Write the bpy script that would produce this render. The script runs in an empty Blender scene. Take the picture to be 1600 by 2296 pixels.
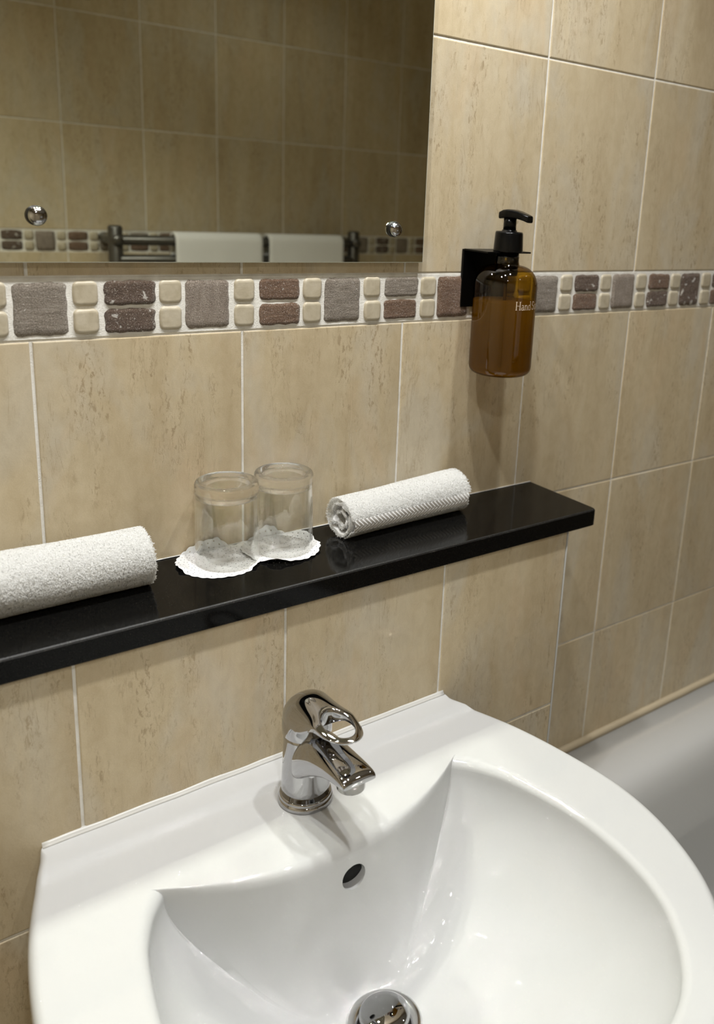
import bpy, bmesh, math, random
import numpy as np
from mathutils import Vector, Matrix, noise

D = bpy.data
SC = bpy.context.scene
COL = SC.collection
PI = math.pi
random.seed(7)

# ------------------------------------------------------------------ camera
cam_d = D.cameras.new('camera')
cam = D.objects.new('camera', cam_d)
COL.objects.link(cam)
SC.camera = cam
_R = Vector((0.7725, -0.6320, 0.0623)); _U = Vector((0.1203, 0.2419, 0.9628)); _F = Vector((0.6235, 0.7363, -0.2629))
cam.matrix_world = Matrix(((_R.x, _U.x, -_F.x, -0.2929), (_R.y, _U.y, -_F.y, -0.8479), (_R.z, _U.z, -_F.z, 1.4349), (0, 0, 0, 1)))
cam_d.sensor_fit = 'HORIZONTAL'
cam_d.sensor_width = 36.0
cam_d.lens = 1985.4 / 1600 * 36.0
cam_d.shift_x = -(1050.4 - 800) / 1600
cam_d.shift_y = -(1148 - 971.8) / 1600
cam_d.clip_start = 0.01
cam_d.dof.use_dof = True
cam_d.dof.focus_distance = 0.93
cam_d.dof.aperture_fstop = 7.5

# ------------------------------------------------------------------ world, exposure
w = D.worlds.new('world'); SC.world = w; w.use_nodes = True
w.node_tree.nodes['Background'].inputs[0].default_value = (1.0, 0.96, 0.90, 1)
w.node_tree.nodes['Background'].inputs[1].default_value = 0.02
SC.view_settings.view_transform = 'Standard'
SC.view_settings.look = 'None'
SC.view_settings.gamma = 1.0
SC.view_settings.use_curve_mapping = False
SC.view_settings.exposure = 0.0
SC.cycles.use_denoising = True
SC.cycles.use_guiding = True
SC.cycles.use_surface_guiding = True
SC.cycles.use_volume_guiding = False
SC.cycles.surface_guiding_probability = 0.6
SC.cycles.guiding_training_samples = 64
SC.cycles.max_bounces = 10
SC.cycles.diffuse_bounces = 3
SC.cycles.glossy_bounces = 5
SC.cycles.transmission_bounces = 8
SC.cycles.use_adaptive_sampling = True
SC.cycles.adaptive_threshold = 0.04
SC.cycles.adaptive_min_samples = 24
SC.cycles.transparent_max_bounces = 24
SC.cycles.caustics_reflective = True
SC.cycles.caustics_refractive = True
SC.cycles.blur_glossy = 0.0
SC.cycles.sample_clamp_indirect = 0.0

# ------------------------------------------------------------------ lamps (positions; the fittings are built with the ceiling)
CEIL = 2.25
CAUS = True
LIGHTS = [(0.38, -0.36, 22.5), (0.08, -0.36, 22.8), (-0.22, -0.36, 22.8), (1.45, -0.50, 2.0), (-0.30, -1.15, 17.0), (0.85, -1.15, 3.0)]  # last three lamps are invented as fill, no such fittings are seen


def downlight_lamp(x, y, power, parent):
    l = D.lights.new('lamp', 'SPOT')
    l.energy = power; l.color = (0.985, 0.99, 0.985)
    l.shadow_soft_size = 0.024
    l.spot_size = math.radians(128); l.spot_blend = 0.6
    l.cycles.is_caustics_light = CAUS
    o = D.objects.new('lamp', l); COL.objects.link(o)
    o.parent = parent; o.location = (0, 0, -0.012)
    return o


# ------------------------------------------------------------------ helpers
def tag(o, label=None, cat=None, group=None, kind=None):
    if label: o['label'] = label
    if cat: o['category'] = cat
    if group: o['group'] = group
    if kind: o['kind'] = kind
    return o


def empty(name, loc, rz=0):
    o = D.objects.new(name, None); COL.objects.link(o)
    o.location = loc; o.rotation_euler = (0, 0, rz)
    o.empty_display_size = 0.02
    return o


def obj(name, me, mat=None, parent=None, loc=(0, 0, 0), smooth=True):
    if isinstance(me, bmesh.types.BMesh):
        bm = me; me = D.meshes.new(name); bm.to_mesh(me); bm.free()
    o = D.objects.new(name, me); COL.objects.link(o)
    o.location = loc
    if parent: o.parent = parent
    if mat and not me.materials: me.materials.append(mat)
    if smooth:
        me.shade_smooth() if hasattr(me, 'shade_smooth') else me.polygons.foreach_set('use_smooth', [True] * len(me.polygons))
    return o


def pydata(verts, faces, name='m'):
    me = D.meshes.new(name)
    me.from_pydata([tuple(v) for v in verts], [], [tuple(f) for f in faces]); me.update()
    return me


def sharp(o, deg=35):
    me = o.data
    bm = bmesh.new(); bm.from_mesh(me)
    for e in bm.edges:
        if len(e.link_faces) == 2 and e.calc_face_angle(0) > math.radians(deg): e.smooth = False
    bm.to_mesh(me); bm.free()
    return o


def box_bm(x0, x1, y0, y1, z0, z1, bev=0.0, seg=2):
    bm = bmesh.new()
    bmesh.ops.create_cube(bm, size=1)
    for v in bm.verts:
        v.co = Vector(((x0 + x1) / 2 + v.co.x * (x1 - x0), (y0 + y1) / 2 + v.co.y * (y1 - y0), (z0 + z1) / 2 + v.co.z * (z1 - z0)))
    if bev > 0:
        bmesh.ops.bevel(bm, geom=bm.edges[:], offset=bev, segments=seg, affect='EDGES', profile=0.5, clamp_overlap=True)
    return bm


def lathe(profile, seg=64, close=True):
    """profile: list of (r, z) bottom->top.  r==0 collapses to a pole"""
    verts = []; faces = []; rings = []
    for r, z in profile:
        if r < 1e-7:
            rings.append([len(verts)]); verts.append((0, 0, z))
        else:
            rings.append(list(range(len(verts), len(verts) + seg)))
            for i in range(seg):
                a = 2 * PI * i / seg
                verts.append((r * math.cos(a), r * math.sin(a), z))
    for a, b in zip(rings, rings[1:]):
        if len(a) == 1 and len(b) == 1: continue
        for i in range(seg):
            j = (i + 1) % seg
            if len(a) == 1: faces.append((a[0], b[j], b[i]))
            elif len(b) == 1: faces.append((a[i], a[j], b[0]))
            else: faces.append((a[i], a[j], b[j], b[i]))
    return pydata(verts, faces)


def loft(rings, cap=True, closed=True):
    """rings: list of lists of Vectors with equal length"""
    n = len(rings[0]); verts = [v for r in rings for v in r]; faces = []
    for k in range(len(rings) - 1):
        for i in range(n if closed else n - 1):
            j = (i + 1) % n
            faces.append((k * n + i, k * n + j, (k + 1) * n + j, (k + 1) * n + i))
    if cap:
        faces.append(tuple(range(n))[::-1])
        faces.append(tuple((len(rings) - 1) * n + i for i in range(n)))
    return pydata(verts, faces)


def superring(cx, cy, cz, rx, rz, n=40, p=2.5, ax=Vector((1, 0, 0)), az=Vector((0, 0, 1))):
    out = []
    for i in range(n):
        a = 2 * PI * i / n; c, s = math.cos(a), math.sin(a)
        u = math.copysign(abs(c) ** (2 / p), c) * rx; v = math.copysign(abs(s) ** (2 / p), s) * rz
        out.append(Vector((cx, cy, cz)) + ax * u + az * v)
    return out


def fix_normals(me):
    bm = bmesh.new(); bm.from_mesh(me)
    bmesh.ops.recalc_face_normals(bm, faces=bm.faces[:])
    bm.to_mesh(me); bm.free(); return me


# ------------------------------------------------------------------ materials
class M:
    def __init__(s, name):
        s.m = D.materials.new(name); s.m.use_nodes = True
        s.t = s.m.node_tree; s.b = s.t.nodes['Principled BSDF']; s.out = s.t.nodes['Material Output']

    def n(s, typ, **kw):
        nd = s.t.nodes.new(typ)
        for k, v in kw.items():
            if k.startswith('i_'):
                key = k[2:]
                key = int(key) if key.isdigit() else key.replace('_', ' ')
                nd.inputs[key].default_value = v
            else: setattr(nd, k, v)
        return nd

    def l(s, a, b): s.t.links.new(a, b)

    def set(s, **kw):
        for k, v in kw.items():
            key = k.replace('_', ' ')
            s.b.inputs[key].default_value = (*v, 1) if isinstance(v, tuple) and len(v) == 3 else v
        return s

    def ramp(s, fac, stops):
        r = s.n('ShaderNodeValToRGB'); e = r.color_ramp.elements
        while len(e) > 1: e.remove(e[-1])
        e[0].position = stops[0][0]; e[0].color = (*stops[0][1], 1) if len(stops[0][1]) == 3 else stops[0][1]
        for p, c in stops[1:]:
            x = e.new(p); x.color = (*c, 1)
        s.l(fac, r.inputs[0]); return r.outputs[0]

    def mix(s, fac, a, b, mode='MIX'):
        m = s.n('ShaderNodeMix', data_type='RGBA', blend_type=mode)
        for sock, v in ((m.inputs[0], fac), (m.inputs[6], a), (m.inputs[7], b)):
            if isinstance(v, (int, float)): sock.default_value = v
            elif isinstance(v, tuple): sock.default_value = (*v, 1)
            else: s.l(v, sock)
        return m.outputs[2]

    def math(s, op, a, b=0.0):
        m = s.n('ShaderNodeMath', operation=op)
        for sock, v in ((m.inputs[0], a), (m.inputs[1], b)):
            if isinstance(v, (int, float)): sock.default_value = v
            else: s.l(v, sock)
        return m.outputs[0]

    def coords(s, scale=(1, 1, 1), rnd=True):
        tc = s.n('ShaderNodeTexCoord'); mp = s.n('ShaderNodeMapping'); mp.inputs['Scale'].default_value = scale
        if rnd:
            oi = s.n('ShaderNodeObjectInfo')
            c = s.n('ShaderNodeCombineXYZ')
            s.l(s.math('MULTIPLY', oi.outputs['Random'], 37.0), c.inputs[0]); s.l(s.math('MULTIPLY', oi.outputs['Random'], 91.0), c.inputs[2])
            a = s.n('ShaderNodeVectorMath', operation='ADD'); s.l(tc.outputs['Object'], a.inputs[0]); s.l(c.outputs[0], a.inputs[1])
            s.l(a.outputs[0], mp.inputs[0])
        else: s.l(tc.outputs['Object'], mp.inputs[0])
        return mp.outputs[0]

    def noise(s, vec, scale, detail=4, rough=0.55, dist=0.0):
        n = s.n('ShaderNodeTexNoise'); s.l(vec, n.inputs['Vector'])
        n.inputs['Scale'].default_value = scale; n.inputs['Detail'].default_value = detail
        n.inputs['Roughness'].default_value = rough; n.inputs['Distortion'].default_value = dist
        return n.outputs[0]

    def bump(s, h, strength=0.3, dist=0.001):
        b = s.n('ShaderNodeBump'); b.inputs['Strength'].default_value = strength; b.inputs['Distance'].default_value = dist
        s.l(h, b.inputs['Height']); s.l(b.outputs[0], s.b.inputs['Normal']); return b


def mat_tile():
    m = M('travertine_tile')
    v = m.coords((1, 1, 1))
    vs = m.coords((1, 1, 0.13))      # long vertical streaks
    vm = m.coords((1, 1, 0.38)); vd = m.coords((1, 1, 0.6)); v2c = m.coords((1, 1, 0.22))
    base = m.ramp(m.noise(vs, 16, 4, 0.55, 0.4), [(0.30, (0.42, 0.335, 0.21)), (0.5, (0.50, 0.415, 0.275)), (0.68, (0.56, 0.485, 0.35))])
    patch = m.noise(vm, 11, 4, 0.6, 0.6)
    base = m.mix(m.ramp(patch, [(0.48, (0, 0, 0)), (0.64, (0.8, 0.8, 0.8))]), base, (0.50, 0.46, 0.375))
    warm = m.noise(vm, 15, 3, 0.55, 0.8)
    base = m.mix(m.ramp(warm, [(0.55, (0, 0, 0)), (0.70, (0.6, 0.6, 0.6))]), base, (0.52, 0.40, 0.255))
    mott = m.noise(vd, 75, 4, 0.65, 0.5)
    base = m.mix(0.22, base, m.ramp(mott, [(0.35, (0.33, 0.265, 0.17)), (0.62, (0.58, 0.51, 0.38))]))
    # crumbly veins: clusters of fine dark flecks strung along the grain
    clm = m.ramp(m.noise(vs, 42, 4, 0.65, 1.2), [(0.47, (0.06, 0.06, 0.06)), (0.60, (1, 1, 1))])
    gate = m.ramp(m.noise(vm, 14, 3, 0.55), [(0.44, (0, 0, 0)), (0.54, (1, 1, 1))])
    fl = m.noise(vm, 260, 5, 0.72, 0.5)
    flm = m.ramp(fl, [(0.52, (0, 0, 0)), (0.59, (1, 1, 1))])
    veins = m.math('MULTIPLY', m.math('MULTIPLY', clm, flm), gate)
    base = m.mix(m.math('MULTIPLY', veins, 0.72), base, (0.26, 0.19, 0.11))
    v2 = m.noise(vs, 44, 5, 0.72, 1.6)
    line = m.ramp(v2, [(0.485, (0, 0, 0)), (0.497, (1, 1, 1)), (0.503, (1, 1, 1)), (0.515, (0, 0, 0))])
    lg = m.ramp(m.noise(vm, 21, 2, 0.5), [(0.52, (0, 0, 0)), (0.60, (1, 1, 1))])
    base = m.mix(m.math('MULTIPLY', m.math('MULTIPLY', line, lg), 0.5), base, (0.27, 0.20, 0.12))
    grain = m.noise(v, 900, 2, 0.7)
    base = m.mix(0.16, base, m.ramp(grain, [(0.3, (0.36, 0.28, 0.17)), (0.7, (0.62, 0.54, 0.40))]))
    oi = m.n('ShaderNodeObjectInfo')
    hsv = m.n('ShaderNodeHueSaturation'); m.l(base, hsv.inputs['Color'])
    m.l(m.math('ADD', m.math('MULTIPLY', oi.outputs['Random'], 0.12), 1.10), hsv.inputs['Value'])
    hsv.inputs['Saturation'].default_value = 1.06
    m.l(hsv.outputs[0], m.b.inputs['Base Color'])
    m.set(Roughness=0.42, Specular_IOR_Level=0.35)
    m.bump(m.math('ADD', m.noise(v, 420, 3, 0.6), m.math('MULTIPLY', veins, -0.8)), 0.16, 0.0006)
    return m.m


def mat_grout():
    m = M('white_grout')
    v = m.coords(rnd=False)
    m.l(m.ramp(m.noise(v, 60, 4), [(0.3, (0.72, 0.69, 0.62)), (0.6, (0.87, 0.85, 0.79))]), m.b.inputs['Base Color'])
    m.set(Roughness=0.85)
    m.bump(m.noise(v, 700, 3, 0.7), 0.7, 0.0008)
    return m.m


def mat_stone(name, c1, c2, c3, pits=0.66, gloss=0.16, horiz=True, bumpy=0.0026, pscale=170):
    m = M(name)
    v = m.coords((0.35, 1, 1.3) if horiz else (1.4, 1, 0.3))
    vv = m.coords()
    base = m.ramp(m.noise(v, 110, 5, 0.6, 0.7), [(0.3, c1), (0.52, c2), (0.7, c3)])
    fine = m.noise(vv, 1100, 3, 0.7)
    base = m.mix(0.5, base, m.ramp(fine, [(0.35, tuple(x * 0.45 for x in c1)), (0.62, tuple(min(1, x * 1.5) for x in c3))]))
    sp_ = m.noise(vv, 850, 2, 0.6)
    base = m.mix(m.ramp(sp_, [(0.60, (0, 0, 0)), (0.68, (0.85, 0.85, 0.85))]), base, (0.70, 0.62, 0.54))  # pale crystal specks, painted in to stand for the stone's glints
    pit = m.noise(vv, pscale, 2, 0.5, 0.6)
    pm = m.ramp(pit, [(pits, (0, 0, 0)), (pits + 0.035, (1, 1, 1))])
    base = m.mix(pm, base, (0.70, 0.66, 0.60))
    m.l(base, m.b.inputs['Base Color'])
    m.set(Roughness=gloss, Specular_IOR_Level=0.6)
    h = m.math('ADD', m.noise(vv, 620, 4, 0.8), m.math('MULTIPLY', m.noise(v, 190, 3, 0.6), 0.9))
    m.bump(h, 1.0, bumpy)
    return m.m


def mat_smooth_stone():
    m = M('cream_marble')
    v = m.coords()
    m.l(m.ramp(m.noise(v, 70, 4, 0.6, 0.6), [(0.3, (0.43, 0.37, 0.26)), (0.5, (0.50, 0.44, 0.325)), (0.7, (0.56, 0.50, 0.385))]), m.b.inputs['Base Color'])
    m.set(Roughness=0.4); m.bump(m.noise(v, 260, 4, 0.6), 0.35, 0.0006)
    return m.m


def mat_granite():
    m = M('black_granite')
    v = m.coords(rnd=False)
    n1 = m.noise(v, 900, 3, 0.7)
    m.l(m.ramp(n1, [(0.57, (0.003, 0.003, 0.003)), (0.67, (0.016, 0.015, 0.012)), (0.77, (0.09, 0.08, 0.065))]), m.b.inputs['Base Color'])
    m.l(m.ramp(m.noise(v, 300, 2), [(0.4, (0.07, 0.07, 0.07)), (0.7, (0.13, 0.13, 0.13))]), m.b.inputs['Roughness'])
    m.set(Specular_IOR_Level=0.13)
    return m.m


def mat_granite_edge():
    m = M('honed_granite_edge')
    v = m.coords(rnd=False)
    m.l(m.ramp(m.noise(v, 700, 3, 0.7), [(0.48, (0.004, 0.004, 0.004)), (0.63, (0.03, 0.028, 0.024)), (0.76, (0.16, 0.15, 0.13))]), m.b.inputs['Base Color'])
    m.set(Roughness=0.38)
    m.bump(m.noise(v, 1400, 2), 0.6, 0.0005)
    return m.m


def simple(name, col, rough=0.5, metal=0.0, **kw):
    m = M(name); m.set(Base_Color=col, Roughness=rough, Metallic=metal, **kw); return m.m


def mat_ceramic():
    m = M('white_ceramic'); m.set(Base_Color=(0.585, 0.59, 0.587), Roughness=0.6, Specular_IOR_Level=0.2, Coat_Weight=1.0, Coat_Roughness=0.012)
    return m.m


def mat_terry(name='terry_cotton', col=(0.93, 0.925, 0.905)):
    m = M(name); v = m.coords(rnd=False)
    m.set(Base_Color=col, Roughness=0.95, Sheen_Weight=0.15)
    m.bump(m.noise(v, 650, 3, 0.7), 0.8, 0.0015)
    return m.m


def mat_pile():
    m = M('terry_pile'); m.set(Base_Color=(1.0, 1.0, 0.99), Roughness=0.8)
    tr = m.n('ShaderNodeBsdfTranslucent'); tr.inputs[0].default_value = (1.0, 1.0, 0.98, 1)
    mx = m.n('ShaderNodeMixShader', i_0=0.6); m.l(m.b.outputs[0], mx.inputs[1]); m.l(tr.outputs[0], mx.inputs[2]); m.l(mx.outputs[0], m.out.inputs[0])
    return m.m


def mat_thinglass(name, tint, refl=1.0, ior=1.5, rough=0.0, boost=0.0, dark=False, graze=0.9, power=5.0):
    """thin sheet of glass: fresnel mix of mirror reflection and straight-through tinted transmission"""
    m = M(name); m.t.nodes.remove(m.b)
    tr = m.n('ShaderNodeBsdfTransparent'); tr.inputs[0].default_value = (*tint, 1)
    gl = m.n('ShaderNodeBsdfGlossy'); gl.inputs['Roughness'].default_value = rough; gl.inputs[0].default_value = (refl, refl, refl, 1)
    lw = m.n('ShaderNodeLayerWeight', i_Blend=0.5)
    fz = lw.outputs['Facing']
    f = m.math('ADD', m.math('MULTIPLY', m.math('POWER', fz, power), graze), 0.04 + boost)
    if dark: m.l(m.mix(m.math('POWER', fz, 3.0), tint, tuple(c * c * 0.5 for c in tint)), tr.inputs[0])
    mx = m.n('ShaderNodeMixShader'); m.l(f, mx.inputs[0]); m.l(tr.outputs[0], mx.inputs[1]); m.l(gl.outputs[0], mx.inputs[2])
    m.l(mx.outputs[0], m.out.inputs[0]); return m.m


def mat_glass():
    m = M('clear_glass'); m.set(Base_Color=(0.99, 0.99, 0.985), Roughness=0.0, Transmission_Weight=1.0, IOR=1.5)
    tr = m.n('ShaderNodeBsdfTransparent'); mx = m.n('ShaderNodeMixShader', i_0=0.12)
    m.l(m.b.outputs[0], mx.inputs[1]); m.l(tr.outputs[0], mx.inputs[2]); m.l(mx.outputs[0], m.out.inputs[0]); return m.m


def mat_liquid():
    m = M('amber_soap'); m.t.nodes.remove(m.b)
    tr = m.n('ShaderNodeBsdfTransparent'); tr.inputs[0].default_value = (0.60, 0.50, 0.10, 1)
    tl = m.n('ShaderNodeBsdfTranslucent'); tl.inputs[0].default_value = (0.98, 0.90, 0.20, 1)
    df = m.n('ShaderNodeBsdfDiffuse'); df.inputs[0].default_value = (0.40, 0.30, 0.04, 1)
    a = m.n('ShaderNodeMixShader', i_0=0.30); m.l(tl.outputs[0], a.inputs[1]); m.l(df.outputs[0], a.inputs[2])
    b = m.n('ShaderNodeMixShader', i_0=0.55); m.l(tr.outputs[0], b.inputs[1]); m.l(a.outputs[0], b.inputs[2])
    m.l(b.outputs[0], m.out.inputs[0]); return m.m


TILE = mat_tile(); GROUT = mat_grout(); CREAM = mat_smooth_stone()
ST_GREY = mat_stone('taupe_travertine', (0.16, 0.13, 0.10), (0.28, 0.235, 0.19), (0.40, 0.35, 0.29), 0.70)
ST_GREYV = mat_stone('taupe_travertine_upright', (0.20, 0.155, 0.12), (0.30, 0.245, 0.20), (0.42, 0.355, 0.29), 0.73, horiz=False)
ST_BROWN = mat_stone('red_brown_travertine', (0.11, 0.062, 0.038), (0.17, 0.10, 0.065), (0.29, 0.19, 0.13), 0.72)
ST_DARK = mat_stone('dark_brown_travertine', (0.07, 0.045, 0.032), (0.12, 0.08, 0.06), (0.20, 0.145, 0.11), 0.63, pscale=115)
GRANITE = mat_granite(); GRANITE_E = mat_granite_edge()
CERAMIC = mat_ceramic()
ENAMEL = simple('bath_enamel', (0.66, 0.66, 0.64), 0.22, Coat_Weight=0.6, Coat_Roughness=0.05)
CHROME = simple('polished_chrome', (0.45, 0.45, 0.46), 0.03, 1.0)
CHROME_S = simple('worn_chrome', (0.70, 0.70, 0.70), 0.13, 1.0)
BLACKRUB = simple('black_rubber', (0.01, 0.01, 0.01), 0.35)
BLACKPL = simple('black_plastic', (0.003, 0.003, 0.003), 0.22, Specular_IOR_Level=0.22)
BLACKMET = simple('black_powder_coat', (0.002, 0.002, 0.002), 0.35, Specular_IOR_Level=0.15)
MIRROR = simple('silvered_glass', (0.80, 0.81, 0.69), 0.0, 1.0)
MIRROR_E = simple('mirror_glass_edge', (0.78, 0.82, 0.72), 0.12)
SILICONE = simple('white_silicone', (0.78, 0.77, 0.73), 0.3, Transmission_Weight=0.15)
AGED_SIL = simple('aged_cream_silicone', (0.62, 0.52, 0.36), 0.5)
TERRY = mat_terry(); PILE = mat_pile()
PAPER = M('white_paper').set(Base_Color=(0.88, 0.88, 0.87), Roughness=0.8).m
GLASS = mat_glass(); THIN = mat_thinglass('tumbler_glass', (0.99, 0.995, 0.99), refl=1.0, boost=0.02, power=3.2, graze=0.85)
AMBER = mat_thinglass('amber_glass', (0.58, 0.42, 0.09), refl=1.0, boost=0.008, dark=True, graze=0.4)
LIQUID = mat_liquid()
INK = simple('pale_gold_print', (0.80, 0.66, 0.48), 0.5)
PLASTER = simple('white_ceiling_paint', (0.82, 0.81, 0.78), 0.9)
RAILM = simple('dark_nickel', (0.13, 0.125, 0.115), 0.3, 0.8)
TRIMW = simple('white_tile_trim', (0.50, 0.50, 0.48), 0.3)
FLOORM = M('grey_floor_vinyl').set(Base_Color=(0.22, 0.19, 0.15), Roughness=0.5).m
REDDOT = simple('red_marker', (0.7, 0.02, 0.03), 0.3)

# ------------------------------------------------------------------ room
W = 0.2025; H = 0.26; J = 0.0028
ZT = 1.3385; ZM1 = 1.336; ZM0 = 1.2825      # foot of the upper tiles, mosaic band
XL, XR, YB = -0.78, 2.20, -1.593
X0 = -0.0922


def struct(name, bm, mat, label, parent=None):
    o = obj(name, bm, mat, parent, smooth=False)
    if parent is None: tag(o, label, None, None, 'structure')
    return o


def tile_mesh(wd, ht, th=0.008, bev=0.0011):
    """lies in the XZ plane, front at y=0 facing -y, lower left corner at the origin"""
    bm = bmesh.new()
    prof = [(0.0, th), (0.0, bev), (bev * 0.3, bev * 0.3), (bev, 0.0)]
    rings = []
    for ins, dep in prof:
        rings.append([bm.verts.new((x, dep, z)) for x, z in ((ins, ins), (wd - ins, ins), (wd - ins, ht - ins), (ins, ht - ins))])
    for a, b in zip(rings, rings[1:]):
        for i in range(4):
            j = (i + 1) % 4
            bm.faces.new((a[i], a[j], b[j], b[i]))
    bm.faces.new(rings[-1])
    me = D.meshes.new('tile'); bm.to_mesh(me); bm.free(); me.materials.append(TILE)
    for p in me.polygons: p.use_smooth = False
    return me


_tiles = {}


def tile(parent, x, y, z, wd, ht, rot=0.0):
    k = (round(wd, 4), round(ht, 4))
    if k not in _tiles: _tiles[k] = tile_mesh(wd, ht)
    o = D.objects.new('tile', _tiles[k]); COL.objects.link(o); o.parent = parent
    jit = random.uniform(-0.0003, 0.0003)
    o.location = (x, y + (jit if rot == 0 else -jit), z); o.rotation_euler = (0, 0, rot)
    return o


def stone_mesh(wd, ht, mat, seed, round_=0.0052, amp=0.0006, nx=12, nz=10, wob=0.0007):
    """tumbled stone: irregular outline, rounded arrises, uneven face"""
    verts = []; faces = []
    def P(i, j):
        u = i / nx; v = j / nz
        x = wd * u; z = ht * v
        e = min(x, wd - x, z, ht - z)
        # round the corners in plan
        cx = min(max(x, round_), wd - round_); cz = min(max(z, round_), ht - round_)
        dx, dz = x - cx, z - cz
        if dx and dz:
            l = math.hypot(dx, dz); m_ = max(abs(dx), abs(dz)); x = cx + dx / l * m_; z = cz + dz / l * m_
        q = Vector((x * 120 + seed * 7.3, z * 120, seed))
        edge = max(0.0, 1 - e / 0.006)
        x += noise.noise(q) * wob * edge * (1.2 if e < 1e-6 else 1)
        z += noise.noise(q + Vector((9, 3, 1))) * wob * edge * (1.2 if e < 1e-6 else 1)
        r = 0.0015 if mat is CREAM else 0.0022
        d = 0 if e > r else r - math.sqrt(max(0, r * r - (r - e) ** 2))
        y = d - noise.noise(Vector((x * 90, z * 90, seed * 3.1))) * amp * 0.9 - noise.noise(Vector((x * 260, z * 260, seed))) * amp * 0.8
        return x, y, z
    for j in range(nz + 1):
        for i in range(nx + 1):
            verts.append(P(i, j))
    for j in range(nz):
        for i in range(nx):
            a = j * (nx + 1) + i
            faces.append((a, a + 1, a + nx + 2, a + nx + 1))
    rim = [i for i in range(nx + 1)] + [j * (nx + 1) + nx for j in range(1, nz + 1)] + [nz * (nx + 1) + i for i in range(nx - 1, -1, -1)] + [j * (nx + 1) for j in range(nz - 1, 0, -1)]
    b0 = len(verts)
    for r in rim: verts.append((verts[r][0], 0.009, verts[r][2]))
    for k in range(len(rim)):
        k2 = (k + 1) % len(rim)
        faces.append((rim[k], b0 + k, b0 + k2, rim[k2]))
    me = pydata(verts, faces, 'mosaic_stone'); fix_normals(me); me.materials.append(mat)
    for p in me.polygons: p.use_smooth = True
    return me


def mosaic(parent, xs0, xs1, z0, y, rot=0.0, fine=True, xphase=-0.106):
    """band: square, two small, two wide, two small ... upper edge at z0"""
    nx, nz = (14, 12) if fine else (4, 4)
    var = {}
    def get(kind, w_, h_, mats):
        mat = random.choice(mats); s = random.randint(0, 3); key = (kind, mat.name, s)
        if key not in var: var[key] = stone_mesh(w_, h_, mat, s * 5 + len(var), nx=nx, nz=nz, amp=0.0005 if mat is not CREAM else 0.00010, wob=0.0009 if mat is not CREAM else 0.0004)
        return var[key]
    k0 = int(math.floor((xs0 - xphase) / 0.156))
    x = xphase + k0 * 0.156
    order = [ST_GREY, ST_GREYV, ST_GREY, ST_BROWN, ST_GREY, ST_GREYV, ST_DARK]
    worder = [(ST_DARK, ST_DARK), (ST_BROWN, ST_BROWN), (ST_GREY, ST_BROWN), (ST_GREY, ST_DARK), (ST_DARK, ST_BROWN), (ST_BROWN, ST_DARK), (ST_DARK, ST_BROWN)]
    while x < xs1:
        k = int(round((x - xphase) / 0.156))
        for dx, kind in ((0, 'square'), (0.0515, 'small'), (0.0785, 'wide'), (0.1305, 'small')):
            xx = x + dx
            wd = {'square': 0.0465, 'small': 0.0222, 'wide': 0.048}[kind]
            if xx < xs0 or xx + wd > xs1: continue
            if kind == 'square': pieces = [(0.0, 0.049, [order[k % 7]])]
            elif kind == 'small': pieces = [(0.0, 0.0228, [CREAM]), (0.026, 0.0228, [CREAM])]
            else: pieces = [(0.0, 0.0228, [worder[k % 7][0]]), (0.026, 0.0228, [worder[k % 7][1]])]
            for dz, ht, mats in pieces:
                o = D.objects.new('mosaic_stone', get(kind, wd, ht, mats)); COL.objects.link(o); o.parent = parent
                jx = random.uniform(-0.0006, 0.0006); jz = random.uniform(-0.0005, 0.0005); py = random.uniform(0.0012, 0.0026)
                if rot == 0: o.location = (xx + jx, y - py, z0 - dz - ht + jz)
                else: o.location = (xx + jx + wd, y + py, z0 - dz - ht + jz)
                o.rotation_euler = (0, random.uniform(-0.012, 0.012), rot)
        x += 0.156


# wall with the mirror
wf = struct('wall_front', box_bm(XL, XR, 0.0012, 0.12, 0, CEIL), GROUT, 'beige tiled wall with a mosaic band behind mirror and shelf')
i0 = int(math.floor((XL - X0) / W)); i1 = int(math.ceil((XR - X0) / W))
for k in range(i0, i1):
    xa = max(X0 + k * W, XL); xb = min(X0 + (k + 1) * W, XR)
    if xb - xa < 0.02: continue
    rows = [(ZT + r * H, min(H, CEIL - ZT - r * H)) for r in range(4)] + [(ZM0 - H, H)]
    if xb > 0.45: rows += [(ZM0 - 2 * H, H), (ZM0 - 3 * H, H)]
    for zz, hh in rows:
        if hh < 0.02: continue
        tile(wf, xa + J / 2, 0, zz + J / 2, xb - xa - J, hh - J)
# a thicker bed of grout behind the mosaic stones
obj('mosaic_grout', box_bm(XL, XR, 0.0004, 0.01, ZM0 + 0.0008, ZT - 0.0004, 0.0003, 1), GROUT, wf, smooth=False)
mosaic(wf, XL + 0.01, XR, ZM1 - 0.001, 0.0)

# opposite wall (seen in the mirror)
wb = struct('wall_back', box_bm(XL, XR, YB - 0.12, YB - 0.0012, 0, CEIL), GROUT, 'beige tiled wall behind the camera, seen in the mirror')
OX = 0.384; ZB1 = 1.278; ZB0 = 1.224
i0 = int(math.floor((XL - OX) / W)); i1 = int(math.ceil((XR - OX) / W))
for k in range(i0, i1):
    xa = max(OX + k * W, XL); xb = min(OX + (k + 1) * W, XR)
    if xb - xa < 0.02: continue
    for zz, hh in [(ZB1 + r * H, min(H, CEIL - ZB1 - r * H)) for r in range(4)] + [(ZB0 - (r + 1) * H, H) for r in range(4)]:
        if hh < 0.02: continue
        tile(wb, xb - J / 2, YB, zz + J / 2, xb - xa - J, hh - J, PI)
mosaic(wb, XL + 0.01, XR, ZB1 - 0.003, YB, PI, fine=False, xphase=0.308 - 0.156)

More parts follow.
